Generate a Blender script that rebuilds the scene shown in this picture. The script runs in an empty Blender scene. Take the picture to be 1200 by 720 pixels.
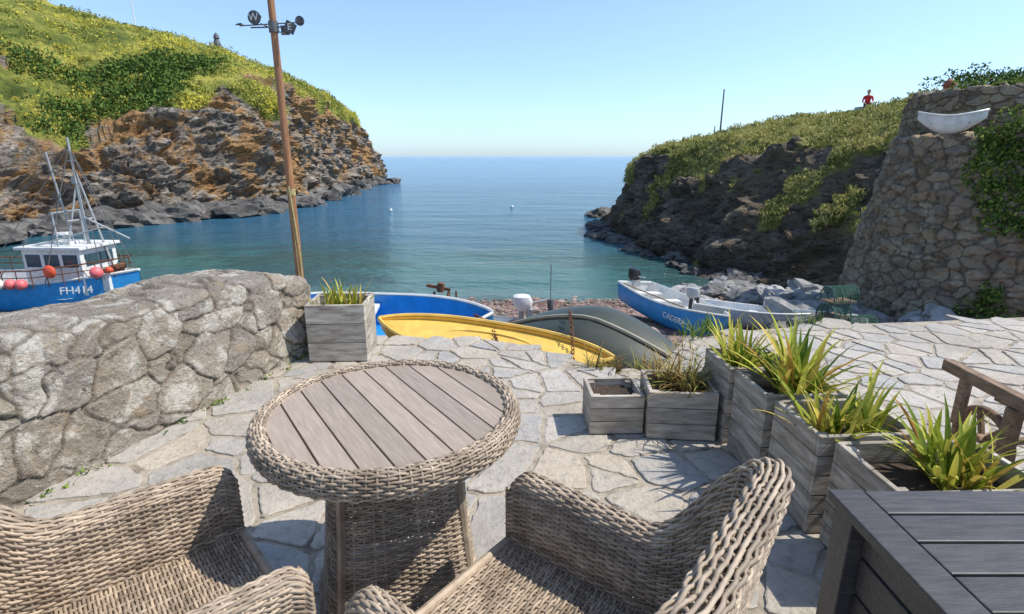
import bpy, bmesh, math, random
import numpy as np
from mathutils import Vector, Matrix, noise
random.seed(7); rng=np.random.default_rng(7)
PI=math.pi; SEA=-3.8
scene=bpy.context.scene

# ------------------------------------------------------------------ materials
def base_mat(name):
    m=bpy.data.materials.new(name); m.use_nodes=True
    nt=m.node_tree; b=nt.nodes['Principled BSDF']; return m,nt,b
def ramp(nt,cols,src):
    r=nt.nodes.new('ShaderNodeValToRGB'); e=r.color_ramp.elements
    while len(e)<len(cols): e.new(0.5)
    for i,(p,c) in enumerate(cols): e[i].position=p; e[i].color=(c[0],c[1],c[2],1)
    nt.links.new(src,r.inputs[0]); return r.outputs[0]
def noise_n(nt,vec,scale,detail=5,rough=.6,dist=0):
    n=nt.nodes.new('ShaderNodeTexNoise'); n.inputs['Scale'].default_value=scale
    n.inputs['Detail'].default_value=detail; n.inputs['Roughness'].default_value=rough
    n.inputs['Distortion'].default_value=dist
    nt.links.new(vec,n.inputs['Vector']); return n.outputs['Fac']
def math_n(nt,op,a,b=None,c=None,clamp=False):
    n=nt.nodes.new('ShaderNodeMath'); n.operation=op; n.use_clamp=clamp
    for i,x in enumerate((a,b,c)):
        if x is None: continue
        if isinstance(x,(int,float)): n.inputs[i].default_value=x
        else: nt.links.new(x,n.inputs[i])
    return n.outputs[0]
def mix(nt,fac,a,b,mode='MIX'):
    n=nt.nodes.new('ShaderNodeMix'); n.data_type='RGBA'; n.blend_type=mode
    for s,x in ((n.inputs[0],fac),(n.inputs[6],a),(n.inputs[7],b)):
        if isinstance(x,(int,float)): s.default_value=x
        elif isinstance(x,tuple): s.default_value=(x[0],x[1],x[2],1)
        else: nt.links.new(x,s)
    return n.outputs[2]
def coords(nt,stretch=(1,1,1),kind='Object'):
    t=nt.nodes.new('ShaderNodeTexCoord'); mp=nt.nodes.new('ShaderNodeMapping')
    mp.inputs['Scale'].default_value=stretch
    nt.links.new(t.outputs[kind],mp.inputs[0]); return mp.outputs[0]
def bump(nt,b,h,strength=.3,dist=.02):
    n=nt.nodes.new('ShaderNodeBump'); n.inputs['Strength'].default_value=strength
    n.inputs['Distance'].default_value=dist; nt.links.new(h,n.inputs['Height'])
    nt.links.new(n.outputs[0],b.inputs['Normal']); return n
def island(nt):
    g=nt.nodes.new('ShaderNodeNewGeometry'); return g.outputs['Random Per Island']
def attr(nt,name):
    a=nt.nodes.new('ShaderNodeAttribute'); a.attribute_name=name; return a.outputs['Fac']
def pmat(name,cols,scale=5,rough=.8,bs=.3,bscale=None,stretch=(1,1,1),isl=0.0,metal=0,dist=.01,detail=5,spec=.5):
    m,nt,b=base_mat(name); v=coords(nt,stretch)
    n=noise_n(nt,v,scale,detail)
    c=ramp(nt,cols,n)
    if isl>0:
        k=math_n(nt,'MULTIPLY_ADD',island(nt),2*isl,1-isl)
        cc=nt.nodes.new('ShaderNodeCombineColor')
        for i in range(3): nt.links.new(k,cc.inputs[i])
        c=mix(nt,1.0,c,cc.outputs[0],'MULTIPLY')
    nt.links.new(c,b.inputs['Base Color'])
    b.inputs['Roughness'].default_value=rough; b.inputs['Metallic'].default_value=metal
    b.inputs['Specular IOR Level'].default_value=spec
    if bs>0: bump(nt,b,noise_n(nt,v,bscale or scale*3,5,.65),bs,dist)
    return m
def paint(name,c,rough=.4,var=.18,scale=6):
    d=tuple(x*(1-var) for x in c); l=tuple(min(1,x*(1+var*.5)) for x in c)
    m,nt,b=base_mat(name); v=coords(nt)
    col=ramp(nt,[(.3,d),(.65,l)],noise_n(nt,v,scale,4))
    col=mix(nt,ramp(nt,[(.58,(0,0,0)),(.70,(.45,.45,.45))],noise_n(nt,coords(nt,(1,1,3)),scale*2.2,6,.75)),col,tuple(x*.45+.05 for x in c))
    nt.links.new(col,b.inputs['Base Color']); b.inputs['Roughness'].default_value=rough
    bump(nt,b,noise_n(nt,v,30,4),.12,.003); return m

M={}
M['rattan']=pmat('rattan',[(.3,(.24,.18,.125)),(.7,(.49,.39,.285))],14,.62,.2,160,isl=.30,dist=.002,detail=3)
M['tabletop']=pmat('tabletop_wood',[(.3,(.30,.235,.18)),(.7,(.43,.345,.275))],9,.6,.25,40,stretch=(12,1,1),isl=.14,dist=.002)
M['planter']=pmat('whitewashed_wood',[(.25,(.15,.12,.09)),(.45,(.34,.295,.235)),(.75,(.60,.55,.47))],4,.85,.6,14,stretch=(1.5,1.5,7),isl=.16,dist=.008)
M['soil']=pmat('soil',[(.3,(.03,.02,.012)),(.7,(.09,.06,.04))],30,.95,.8,60)
M['dark_wood']=pmat('dark_stained_wood',[(.3,(.036,.033,.034)),(.7,(.085,.078,.078))],5,.5,.35,16,stretch=(2,14,14),isl=.15,dist=.003)
M['brown_wood']=pmat('weathered_brown_wood',[(.3,(.13,.075,.04)),(.7,(.33,.22,.14))],6,.75,.4,20,stretch=(9,2,9),isl=.15,dist=.004)
M['pole']=pmat('varnished_mast_wood',[(.3,(.20,.085,.035)),(.7,(.42,.21,.09))],4,.5,.3,14,stretch=(8,8,1),dist=.004)
M['rust']=pmat('rusty_iron',[(.3,(.05,.025,.015)),(.7,(.24,.095,.04))],14,.85,.6,50,dist=.004)
M['iron']=pmat('grey_iron',[(.3,(.05,.055,.06)),(.7,(.14,.145,.15))],14,.6,.3,50,dist=.003)
M['white']=paint('white_paint',(.74,.74,.71),.45)
M['blue']=paint('blue_paint',(.03,.20,.52),.4)
M['lblue']=paint('bright_blue_plastic',(.03,.30,.68),.4)
M['yellow']=paint('yellow_plastic',(.80,.52,.11),.45)
M['olive']=paint('olive_hull_paint',(.060,.068,.052),.42)
M['oliverim']=paint('olive_rim_paint',(.34,.31,.22),.5)
M['grey']=paint('grey_paint',(.38,.40,.40),.5)
M['black']=paint('black_plastic',(.02,.02,.022),.35)
M['orange']=paint('orange_plastic',(.75,.10,.04),.45)
M['pink']=paint('pink_plastic',(.80,.16,.17),.45)
M['glass']=paint('dark_window_glass',(.05,.09,.11),.08)
M['rope']=pmat('rope',[(.3,(.30,.24,.10)),(.7,(.50,.42,.20))],40,.9,.5,90)
M['greyrope']=pmat('wire_rope',[(.3,(.08,.08,.08)),(.7,(.2,.2,.2))],40,.9,.3,90)
M['net']=pmat('green_netting',[(.3,(.03,.09,.06)),(.7,(.08,.20,.14))],20,.9,.3,60)
M['terracotta']=paint('terracotta',(.30,.10,.06),.8)
M['skin']=paint('skin',(.50,.28,.19),.6,.05)
M['red']=paint('red_shirt',(.60,.03,.03),.8)
M['navy']=paint('dark_trousers',(.03,.04,.06),.9)
M['hair']=paint('brown_hair',(.05,.03,.02),.8)

def leaf_mat(name,cols,big,isl=.45,tr=.25):
    m,nt,b=base_mat(name); v=coords(nt)
    f=math_n(nt,'ADD',math_n(nt,'MULTIPLY',noise_n(nt,v,big,5,.7),1-isl),math_n(nt,'MULTIPLY',island(nt),isl))
    c=ramp(nt,cols,f); nt.links.new(c,b.inputs['Base Color'])
    b.inputs['Roughness'].default_value=.7; b.inputs['Specular IOR Level'].default_value=.15
    if tr>0:
        t=nt.nodes.new('ShaderNodeBsdfTranslucent'); nt.links.new(c,t.inputs[0])
        ms=nt.nodes.new('ShaderNodeMixShader'); ms.inputs[0].default_value=tr
        out=nt.nodes['Material Output']
        nt.links.new(b.outputs[0],ms.inputs[1]); nt.links.new(t.outputs[0],ms.inputs[2]); nt.links.new(ms.outputs[0],out.inputs[0])
    return m
M['spiky']=leaf_mat('spiky_leaf',[(.2,(.10,.17,.02)),(.42,(.38,.42,.05)),(.65,(.68,.60,.12)),(.85,(.50,.24,.06))],6,isl=.7)
M['scrub']=leaf_mat('headland_scrub',[(.33,(.07,.11,.03)),(.40,(.20,.25,.05)),(.47,(.40,.42,.09)),(.53,(.52,.46,.15)),(.59,(.72,.64,.09))],.14,isl=.25,tr=.25)
M['rgrass']=leaf_mat('cliff_grass',[(.32,(.09,.12,.035)),(.41,(.22,.25,.065)),(.49,(.41,.40,.12)),(.60,(.57,.50,.20))],.35,isl=.3,tr=.25)
M['bush']=leaf_mat('bush_leaf',[(.25,(.03,.065,.02)),(.5,(.085,.15,.03)),(.8,(.20,.28,.05))],.4,isl=.4,tr=0)
M['ivy']=leaf_mat('ivy_leaf',[(.25,(.03,.07,.015)),(.5,(.12,.20,.035)),(.8,(.32,.38,.09))],.6,isl=.5,tr=.15)
M['dry']=leaf_mat('dry_leaf',[(.25,(.14,.08,.03)),(.5,(.38,.26,.09)),(.8,(.25,.30,.07))],5,isl=.6,tr=.15)

def paving_mat():
    m,nt,b=base_mat('flagstone'); v=coords(nt)
    isl=island(nt)
    c=ramp(nt,[(0,(.29,.29,.285)),(.15,(.48,.415,.335)),(.3,(.36,.355,.35)),(.45,(.51,.45,.375)),(.6,(.39,.38,.37)),(.75,(.53,.44,.335)),(.9,(.41,.385,.35)),(1,(.57,.52,.455))],isl)
    n=noise_n(nt,v,4,6,.7); st=noise_n(nt,v,22,6,.75); bg=noise_n(nt,v,.9,4,.6)
    c=mix(nt,ramp(nt,[(.40,(0,0,0)),(.66,(.75,.75,.75))],n),c,(.58,.52,.43))
    c=mix(nt,ramp(nt,[(.50,(0,0,0)),(.70,(.65,.65,.65))],st),c,(.20,.17,.135))
    c=mix(nt,ramp(nt,[(.48,(0,0,0)),(.68,(.45,.45,.45))],bg),c,(.22,.20,.165))
    nt.links.new(c,b.inputs['Base Color']); b.inputs['Roughness'].default_value=.8
    h=math_n(nt,'ADD',n,math_n(nt,'MULTIPLY',st,.6)); bump(nt,b,h,.9,.028); return m
M['flag']=paving_mat()
M['mortar']=pmat('mortar',[(.3,(.18,.15,.115)),(.5,(.38,.325,.25)),(.75,(.48,.42,.34))],9,.95,.9,40,dist=.012)
def stonewall_mat(name,cols,mort,msp=.10,lich=(.55,.53,.48),lf=.6,bsc=18,ls=3.2,fleck=(.42,.25,.10),bd=.04,moss=None):
    m,nt,b=base_mat(name); v=coords(nt)
    c=ramp(nt,cols,attr(nt,'rnd'))
    n=noise_n(nt,v,ls,8,.72,.5); n2=noise_n(nt,v,bsc,6,.75); n3=noise_n(nt,v,bsc*2.6,4,.7); n4=noise_n(nt,v,ls*2.1,6,.7,.8)
    c=mix(nt,ramp(nt,[(.35,(0,0,0)),(.75,(.8,.8,.8))],n2),c,tuple(x*1.7 for x in cols[0][1]))
    c=mix(nt,math_n(nt,'MULTIPLY',ramp(nt,[(.50,(0,0,0)),(.56,(1,1,1))],n),lf),c,lich)
    c=mix(nt,ramp(nt,[(.57,(0,0,0)),(.64,(.55,.55,.55))],n4),c,fleck)
    c=mix(nt,ramp(nt,[(.32,(.7,.7,.7)),(.44,(0,0,0))],n2),c,(.08,.07,.055))
    e=ramp(nt,[(0,(1,1,1)),(msp,(0,0,0))],math_n(nt,'ADD',attr(nt,'edge'),math_n(nt,'MULTIPLY',math_n(nt,'SUBTRACT',n3,.5),.10)))
    c=mix(nt,math_n(nt,'MULTIPLY',e,.8),c,mort)
    if moss: c=mix(nt,math_n(nt,'MULTIPLY',ramp(nt,[(.56,(0,0,0)),(.66,(.7,.7,.7))],noise_n(nt,v,1.6,6,.7)),.8),c,moss)
    nt.links.new(c,b.inputs['Base Color']); b.inputs['Roughness'].default_value=.9
    b.inputs['Specular IOR Level'].default_value=.25
    bump(nt,b,math_n(nt,'ADD',math_n(nt,'ADD',n2,n),math_n(nt,'MULTIPLY',n3,.6)),1.0,bd); return m
M['wall']=stonewall_mat('rubble_wall_stone',[(0,(.26,.22,.175)),(.3,(.46,.385,.30)),(.6,(.33,.295,.26)),(1,(.53,.445,.345))],(.20,.165,.125),.08,(.70,.65,.555),.9,16,3.2,(.47,.34,.19),.05,(.32,.28,.16))
M['bast']=stonewall_mat('bastion_stone',[(0,(.17,.13,.092)),(.3,(.38,.29,.195)),(.6,(.25,.215,.17)),(1,(.46,.36,.25))],(.14,.11,.08),.16,(.50,.43,.30),.6,5,1.2,(.38,.24,.12),.09,(.16,.145,.075))

def rock_mat(name,dark,mid,warm,pale,g1,g2,g3,warmf,crack=.4,wt=.45):
    m,nt,b=base_mat(name); v=coords(nt); vs=coords(nt,(1,1,2.6))
    n1=noise_n(nt,vs,.55,8,.7,.6); n2=noise_n(nt,v,.20,7,.72,.6); n3=noise_n(nt,vs,2.6,6,.75)
    c=ramp(nt,[(.32,dark),(.5,mid),(.64,pale)],n1)
    c=mix(nt,math_n(nt,'MULTIPLY',ramp(nt,[(wt,(0,0,0)),(wt+.08,(1,1,1))],n2),warmf),c,mix(nt,n3,warm,tuple(x*.6 for x in warm)))
    c=mix(nt,ramp(nt,[(.38,(.85,.85,.85)),(.50,(0,0,0))],n3),c,tuple(x*crack for x in dark))
    g=nt.nodes.new('ShaderNodeNewGeometry'); sp=nt.nodes.new('ShaderNodeSeparateXYZ'); nt.links.new(g.outputs['Position'],sp.inputs[0])
    zz=math_n(nt,'ADD',sp.outputs[2],math_n(nt,'MULTIPLY',n3,1.4))
    low=math_n(nt,'SUBTRACT',1.0,math_n(nt,'DIVIDE',math_n(nt,'ADD',zz,3.6),1.6,clamp=True),clamp=True)
    c=mix(nt,math_n(nt,'MULTIPLY',low,.8),c,(.035,.033,.03))
    gn=noise_n(nt,v,.25,6,.7)
    gc=ramp(nt,[(.35,g1),(.48,g2),(.6,g3)],gn)
    ga=math_n(nt,'ADD',attr(nt,'grass'),math_n(nt,'MULTIPLY',math_n(nt,'SUBTRACT',n3,.5),.9))
    c=mix(nt,ramp(nt,[(.42,(0,0,0)),(.55,(1,1,1))],ga),c,gc)
    nt.links.new(c,b.inputs['Base Color']); b.inputs['Roughness'].default_value=.92; b.inputs['Specular IOR Level'].default_value=.15
    bump(nt,b,math_n(nt,'ADD',n1,math_n(nt,'MULTIPLY',n3,.5)),1.0,.8); return m
M['rockL']=rock_mat('headland_rock_lit',(.13,.115,.10),(.31,.27,.225),(.72,.40,.15),(.66,.59,.50),(.10,.14,.035),(.25,.28,.06),(.50,.46,.10),.82,.35,.465)  # lichen and pale rock, with sunlit warmth put into the colour
M['rockR']=rock_mat('headland_rock_shaded',(.10,.083,.064),(.24,.20,.155),(.34,.25,.15),(.44,.385,.31),(.11,.14,.045),(.27,.28,.08),(.48,.44,.16),.6,.45)  # darker rock tones, the shade on this face put into the colour
M['rocks']=pmat('foreshore_rock',[(.3,(.15,.145,.14)),(.5,(.28,.275,.265)),(.7,(.42,.41,.39))],2.5,.9,.8,8,isl=.35,dist=.08)
M['drkrocks']=pmat('wet_rock',[(.3,(.045,.042,.038)),(.7,(.17,.155,.14))],1.5,.8,.8,5,isl=.35,dist=.1)
M['pebble']=pmat('pebbles',[(.3,(.11,.075,.06)),(.6,(.29,.225,.19))],3,.9,.3,20,isl=.65)
def beach_mat():
    m,nt,b=base_mat('shingle'); v=coords(nt)
    vo=nt.nodes.new('ShaderNodeTexVoronoi'); vo.inputs['Scale'].default_value=9; nt.links.new(v,vo.inputs['Vector'])
    n=noise_n(nt,v,.5,6); c=ramp(nt,[(.3,(.12,.055,.04)),(.5,(.22,.14,.11)),(.7,(.32,.26,.22))],n)
    c=mix(nt,.45,c,vo.outputs['Color'],'SOFT_LIGHT')
    nt.links.new(c,b.inputs['Base Color']); b.inputs['Roughness'].default_value=.9
    bump(nt,b,vo.outputs['Distance'],1,.06); return m
M['beach']=beach_mat()
def sea_mat():
    m,nt,b=base_mat('sea_water'); v=coords(nt)
    sp=nt.nodes.new('ShaderNodeSeparateXYZ'); nt.links.new(v,sp.inputs[0])
    y=math_n(nt,'ADD',sp.outputs[1],math_n(nt,'MULTIPLY',noise_n(nt,coords(nt,(.6,1,1)),.05,4),30))
    f=math_n(nt,'DIVIDE',math_n(nt,'SUBTRACT',y,31),170,clamp=True)
    c=ramp(nt,[(0,(.15,.20,.13)),(.035,(.06,.16,.125)),(.10,(.04,.125,.15)),(.22,(.045,.15,.24)),(1,(.075,.22,.40))],f)
    kel=noise_n(nt,coords(nt,(.6,1,1)),.22,5,.6)
    near=math_n(nt,'SUBTRACT',1.0,math_n(nt,'MULTIPLY',f,6,clamp=True),clamp=True)
    c=mix(nt,math_n(nt,'MULTIPLY',ramp(nt,[(.46,(0,0,0)),(.56,(.8,.8,.8))],kel),near),c,(.035,.055,.035))
    st=noise_n(nt,coords(nt,(.12,1,1)),.06,4,.6)
    c=mix(nt,ramp(nt,[(.42,(.35,.35,.35)),(.60,(0,0,0))],st),c,(.035,.12,.22))
    nt.links.new(c,b.inputs['Base Color'])
    b.inputs['Roughness'].default_value=.12; b.inputs['IOR'].default_value=1.33; b.inputs['Specular IOR Level'].default_value=.34
    h1=noise_n(nt,coords(nt,(.5,1,1)),1.6,5,.65); h2=noise_n(nt,coords(nt,(.35,1,1)),.35,4,.5)
    bump(nt,b,math_n(nt,'ADD',h1,math_n(nt,'MULTIPLY',h2,2.2)),1.0,.42); return m
M['sea']=sea_mat()

# ------------------------------------------------------------------ builders
def to_obj(name,verts,faces,mats,smooth=False,parent=None,mi=None,sharp=None):
    me=bpy.data.meshes.new(name)
    me.from_pydata(verts.tolist() if hasattr(verts,'tolist') else verts,[],faces.tolist() if hasattr(faces,'tolist') else faces)
    for m in (mats if isinstance(mats,(list,tuple)) else [mats]): me.materials.append(m)
    if mi is not None: me.polygons.foreach_set('material_index',mi)
    if smooth: me.polygons.foreach_set('use_smooth',[True]*len(me.polygons))
    if sharp is not None: me.set_sharp_from_angle(angle=sharp)
    me.update(); o=bpy.data.objects.new(name,me); scene.collection.objects.link(o)
    if parent: o.parent=parent
    return o
class MB:
    def __init__(s): s.v=[]; s.f=[]; s.m=[]
    def add(s,v,f,mi=0):
        o=len(s.v); s.v+= [tuple(x) for x in v]; s.f+=[tuple(i+o for i in q) for q in f]; s.m+=[mi]*len(f)
    def box(s,c,sz,mi=0,Mx=None):
        hx,hy,hz=[k/2 for k in sz]
        v=[Vector((x,y,z)) for x in(-hx,hx) for y in(-hy,hy) for z in(-hz,hz)]
        if Mx is not None: v=[Mx@p for p in v]
        v=[p+Vector(c) for p in v]
        s.add(v,[(0,1,3,2),(4,6,7,5),(0,4,5,1),(2,3,7,6),(0,2,6,4),(1,5,7,3)],mi)
    def beam(s,p0,p1,w,h,mi=0):
        p0=Vector(p0);p1=Vector(p1); d=p1-p0; q=d.to_track_quat('X','Z').to_matrix()
        s.box((p0+p1)/2,(d.length,w,h),mi,q)
    def tube(s,pts,r,n=8,mi=0,caps=True,closed=False):
        pts=[Vector(p) for p in pts]; k=len(pts); rs=r if isinstance(r,(list,tuple)) else [r]*k
        v=[];f=[]; ref=None
        for i,p in enumerate(pts):
            a=pts[(i-1)%k] if (closed or i>0) else p; b=pts[(i+1)%k] if (closed or i<k-1) else p
            t=(b-a).normalized()
            if ref is None: ref=t.orthogonal().normalized()
            ref=(ref-t*ref.dot(t)).normalized(); bi=t.cross(ref)
            for j in range(n):
                a_=2*PI*j/n; v.append(p+ref*math.cos(a_)*rs[i]+bi*math.sin(a_)*rs[i])
        kk=k if closed else k-1
        for i in range(kk):
            for j in range(n):
                f.append((i*n+j,i*n+(j+1)%n,((i+1)%k)*n+(j+1)%n,((i+1)%k)*n+j))
        if caps and not closed: f.append(tuple(range(n))[::-1]); f.append(tuple((k-1)*n+j for j in range(n)))
        s.add(v,f,mi)
    def cyl(s,p0,p1,r0,r1=None,n=14,mi=0): s.tube([p0,p1],[r0,r0 if r1 is None else r1],n,mi)
    def ball(s,c,r,mi=0,n=12,sc=(1,1,1)):
        v=[];f=[];m=n//2
        for i in range(m+1):
            th=PI*i/m
            for j in range(n):
                ph=2*PI*j/n; v.append((c[0]+r*sc[0]*math.sin(th)*math.cos(ph),c[1]+r*sc[1]*math.sin(th)*math.sin(ph),c[2]+r*sc[2]*math.cos(th)))
        for i in range(m):
            for j in range(n): f.append((i*n+j,(i+1)*n+j,(i+1)*n+(j+1)%n,i*n+(j+1)%n))
        s.add(v,f,mi)
    def prism(s,out,z0,z1,mi=0,bev=.003):
        n=len(out); cx=sum(p[0] for p in out)/n; cy=sum(p[1] for p in out)/n
        def sh(p):
            d=Vector((p[0]-cx,p[1]-cy)); L=d.length; d=d*(max(0,L-bev)/max(L,1e-6)); return (cx+d.x,cy+d.y)
        v=[(p[0],p[1],z0) for p in out]+[(p[0],p[1],z1-bev) for p in out]+[(*sh(p),z1) for p in out]
        f=[tuple(range(n))[::-1]]
        for k in(0,1):
            for i in range(n): f.append((k*n+i,k*n+(i+1)%n,(k+1)*n+(i+1)%n,(k+1)*n+i))
        f.append(tuple(2*n+i for i in range(n))); s.add(v,f,mi)
    def build(s,name,mats,loc=(0,0,0),rot=(0,0,0),smooth=False,bevel=0,parent=None):
        o=to_obj(name,s.v,s.f,mats,smooth,parent,s.m,sharp=.7 if smooth else None)
        o.location=loc; o.rotation_euler=rot
        if bevel: 
            b=o.modifiers.new('bevel','BEVEL'); b.width=bevel; b.segments=2; b.limit_method='ANGLE'
        return o
def text(name,body,size,mat,loc,rot,parent,ext=.004):
    c=bpy.data.curves.new(name,'FONT'); c.body=body; c.size=size; c.extrude=ext; c.align_x='CENTER'; c.align_y='CENTER'
    c.materials.append(mat); o=bpy.data.objects.new(name,c); scene.collection.objects.link(o)
    o.location=loc; o.rotation_euler=rot; o.parent=parent; return o

# ------------------------------------------------------------------ wicker
class Acc:
    def __init__(s): s.V=[];s.F=[];s.n=0
    def add(s,v,f): s.V.append(v); s.F.append(f+s.n); s.n+=len(v)
    def obj(s,name,mat,parent=None,smooth=True): return to_obj(name,np.concatenate(s.V),np.concatenate(s.F),mat,smooth,parent)
def nrm(a): return a/np.maximum(np.linalg.norm(a,axis=-1,keepdims=True),1e-9)
def sweep(acc,P,N,rb,rn,m,closed):
    T=np.gradient(P,axis=1)
    if closed: T[:,0]=P[:,1]-P[:,-1]; T[:,-1]=P[:,0]-P[:,-2]
    T=nrm(T); B=nrm(np.cross(N,T)); N=np.cross(T,B)
    a=np.arange(m)*2*PI/m
    Rg=P[:,:,None,:]+np.cos(a)[None,None,:,None]*B[:,:,None,:]*rb+np.sin(a)[None,None,:,None]*N[:,:,None,:]*rn
    r,k=P.shape[:2]; idx=np.arange(r*k*m).reshape(r,k,m)
    if closed: nx=np.roll(idx,-1,axis=1); A=idx; 
    else: nx=idx[:,1:]; A=idx[:,:-1]
    f=np.stack([A,np.roll(A,-1,axis=2),np.roll(nx,-1,axis=2),nx],axis=-1).reshape(-1,4)
    acc.add(Rg.reshape(-1,3),f)
def wicker(acc,S,sl,tl,pitch=.0095,stake=.029,closed=False,amp=.0032,m=5):
    n=max(2,round(sl/stake)); n+= (n%2 if closed else 0); k=n*4+(0 if closed else 1)
    s=np.arange(k)/(n*4); rows=max(2,round(tl/pitch)); t=(np.arange(rows)+.5)/rows
    ss,tt=np.meshgrid(s,t); e=1e-3
    def nor(ss,tt): return nrm(np.cross(S(ss+e,tt)-S(ss-e,tt),S(ss,np.clip(tt+e,0,1))-S(ss,np.clip(tt-e,0,1))))
    N=nor(ss,tt); j=np.arange(rows)[:,None]
    P=S(ss,tt)+N*(amp*np.cos(PI*n*ss+PI*j))[...,None]
    P+=rng.normal(0,.0006,P.shape)
    sweep(acc,P,N,pitch*.49,.0036,m,closed)
    q=np.arange(n+(0 if closed else 1))/n; tq=np.linspace(0,1,30); qq,tq2=np.meshgrid(q,tq); qq=qq.T;tq2=tq2.T
    sweep(acc,S(qq,tq2),nor(qq,tq2),.004,.004,5,False)

def chair(name,front_mid,face):
    fx,fy=face; L=math.hypot(fx,fy); fx/=L; fy/=L
    W=.315; D=.33; rc=.13; seatz=.42; th=.07
    pts=[(-W,D)]; pts+=[(-W,D-i*.05) for i in range(1,int((2*D-rc)/.05)+1)]
    for i in range(0,13):
        a=PI+ i/12*PI/2; pts.append((-W+rc+rc*math.cos(a),-D+rc+rc*math.sin(a)))
    for i in range(12,-1,-1):
        a=PI+ i/12*PI/2; pts.append((W-rc-rc*math.cos(a),-D+rc+rc*math.sin(a)))
    pts+=[(W,p[1]) for p in pts[:int((2*D-rc)/.05)+1][::-1]]
    pa=np.array(pts); d=np.r_[0,np.cumsum(np.linalg.norm(np.diff(pa,axis=0),axis=1))]
    keep=np.r_[True,np.diff(d)>1e-6]; pa=pa[keep]; d=d[keep]; TL=d[-1]; u=d/TL
    def P2(s): return np.stack([np.interp(s,u,pa[:,0]),np.interp(s,u,pa[:,1])],-1)
    def h(s):
        dd=np.minimum(s,1-s)*TL
        a=.645+ .31*(lambda x:x*x*(3-2*x))(np.clip((dd-.42)/.28,0,1))
        return a-.035*np.clip(1-dd/.05,0,1)**2
    def S(s,t,z0=.05):
        s0=np.clip(s,0,1); p=P2(s0); q=P2(np.clip(s0+.012,0,1))-P2(np.clip(s0-.012,0,1)); q=nrm(q)
        n2=np.stack([q[...,1],-q[...,0]],-1)
        sg=np.sign((n2*p).sum(-1)+1e-6)[...,None]; n2=n2*np.where(sg==0,1,sg)
        hh=h(s0); r=th/2; L1=hh-r-z0; L2=PI*r; L3=hh-r-seatz+.02; dt=t*(L1+L2+L3)
        ph=np.clip((dt-L1)/L2,0,1)*PI
        z=np.where(dt<L1,z0+dt,np.where(dt<L1+L2,hh-r+r*np.sin(ph),hh-r-(dt-L1-L2)))
        off=np.where(dt<L1,0,np.where(dt<L1+L2,-r+r*np.cos(ph),-th))
        bk=np.clip((-p[...,1]+.02)/D,0,1)**1.5
        lean=.06*bk*np.clip((z-seatz)/.45,0,1.2)**1.3 + .012*np.clip((z-.5)/.15,0,1)
        off=off+lean
        return np.concatenate([p+n2*off[...,None]+(s-s0)[...,None]*np.array([0,1.])*(-TL)*np.where(s0<.5,1,-1)[...,None]*1.0,z[...,None]],-1)
    acc=Acc(); wicker(acc,S,TL,1.10)
    for sx in(-1,1):
        def C(s,t,sx=sx): return np.stack([sx*(W-th)+sx*s*th,np.full_like(s,D+.004),.05+t*.555],-1)
        wicker(acc,C,th,.56,stake=.035)
    def Sd(s,t): return np.stack([-W+th+s*(2*W-2*th),D-.005-t*(2*D-.07),seatz-.012*np.sin(PI*s)*np.sin(PI*t)],-1)
    wicker(acc,Sd,2*W-2*th,2*D-.07)
    def Fr(s,t): return np.stack([-W+th+s*(2*W-2*th),np.full_like(s,D-.008),.07+t*(seatz-.075)],-1)
    wicker(acc,Fr,2*W-2*th,seatz-.07)
    e=bpy.data.objects.new(name,None); scene.collection.objects.link(e)
    acc.obj('woven_body',M['rattan'],e)
    b=MB()
    for x in(-W+.035,W-.035):
        for y in(-D+.08,D-.035): b.cyl((x,y,0),(x,y,.08),.018,.022,mi=0)
    b.tube([(-W+th,D,seatz),(W-th,D,seatz)],.014,8)
    for x in(-1,1): b.tube([(x*(W-th/2),D+.004,.06),(x*(W-th/2),D+.006,.3),(x*(W-th/2),D+.004,.60)],.006,6)
    b.build('legs',[M['rattan']],smooth=True,parent=e)
    e.location=(front_mid[0]-fx*D,front_mid[1]-fy*D,.004); e.rotation_euler=(0,0,math.atan2(-fx,fy))
    return e
chair('rattan_armchair',(-.68,1.28),(.74,.67))
chair('rattan_armchair',(-.165,1.23),(-.78,.62))

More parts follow.
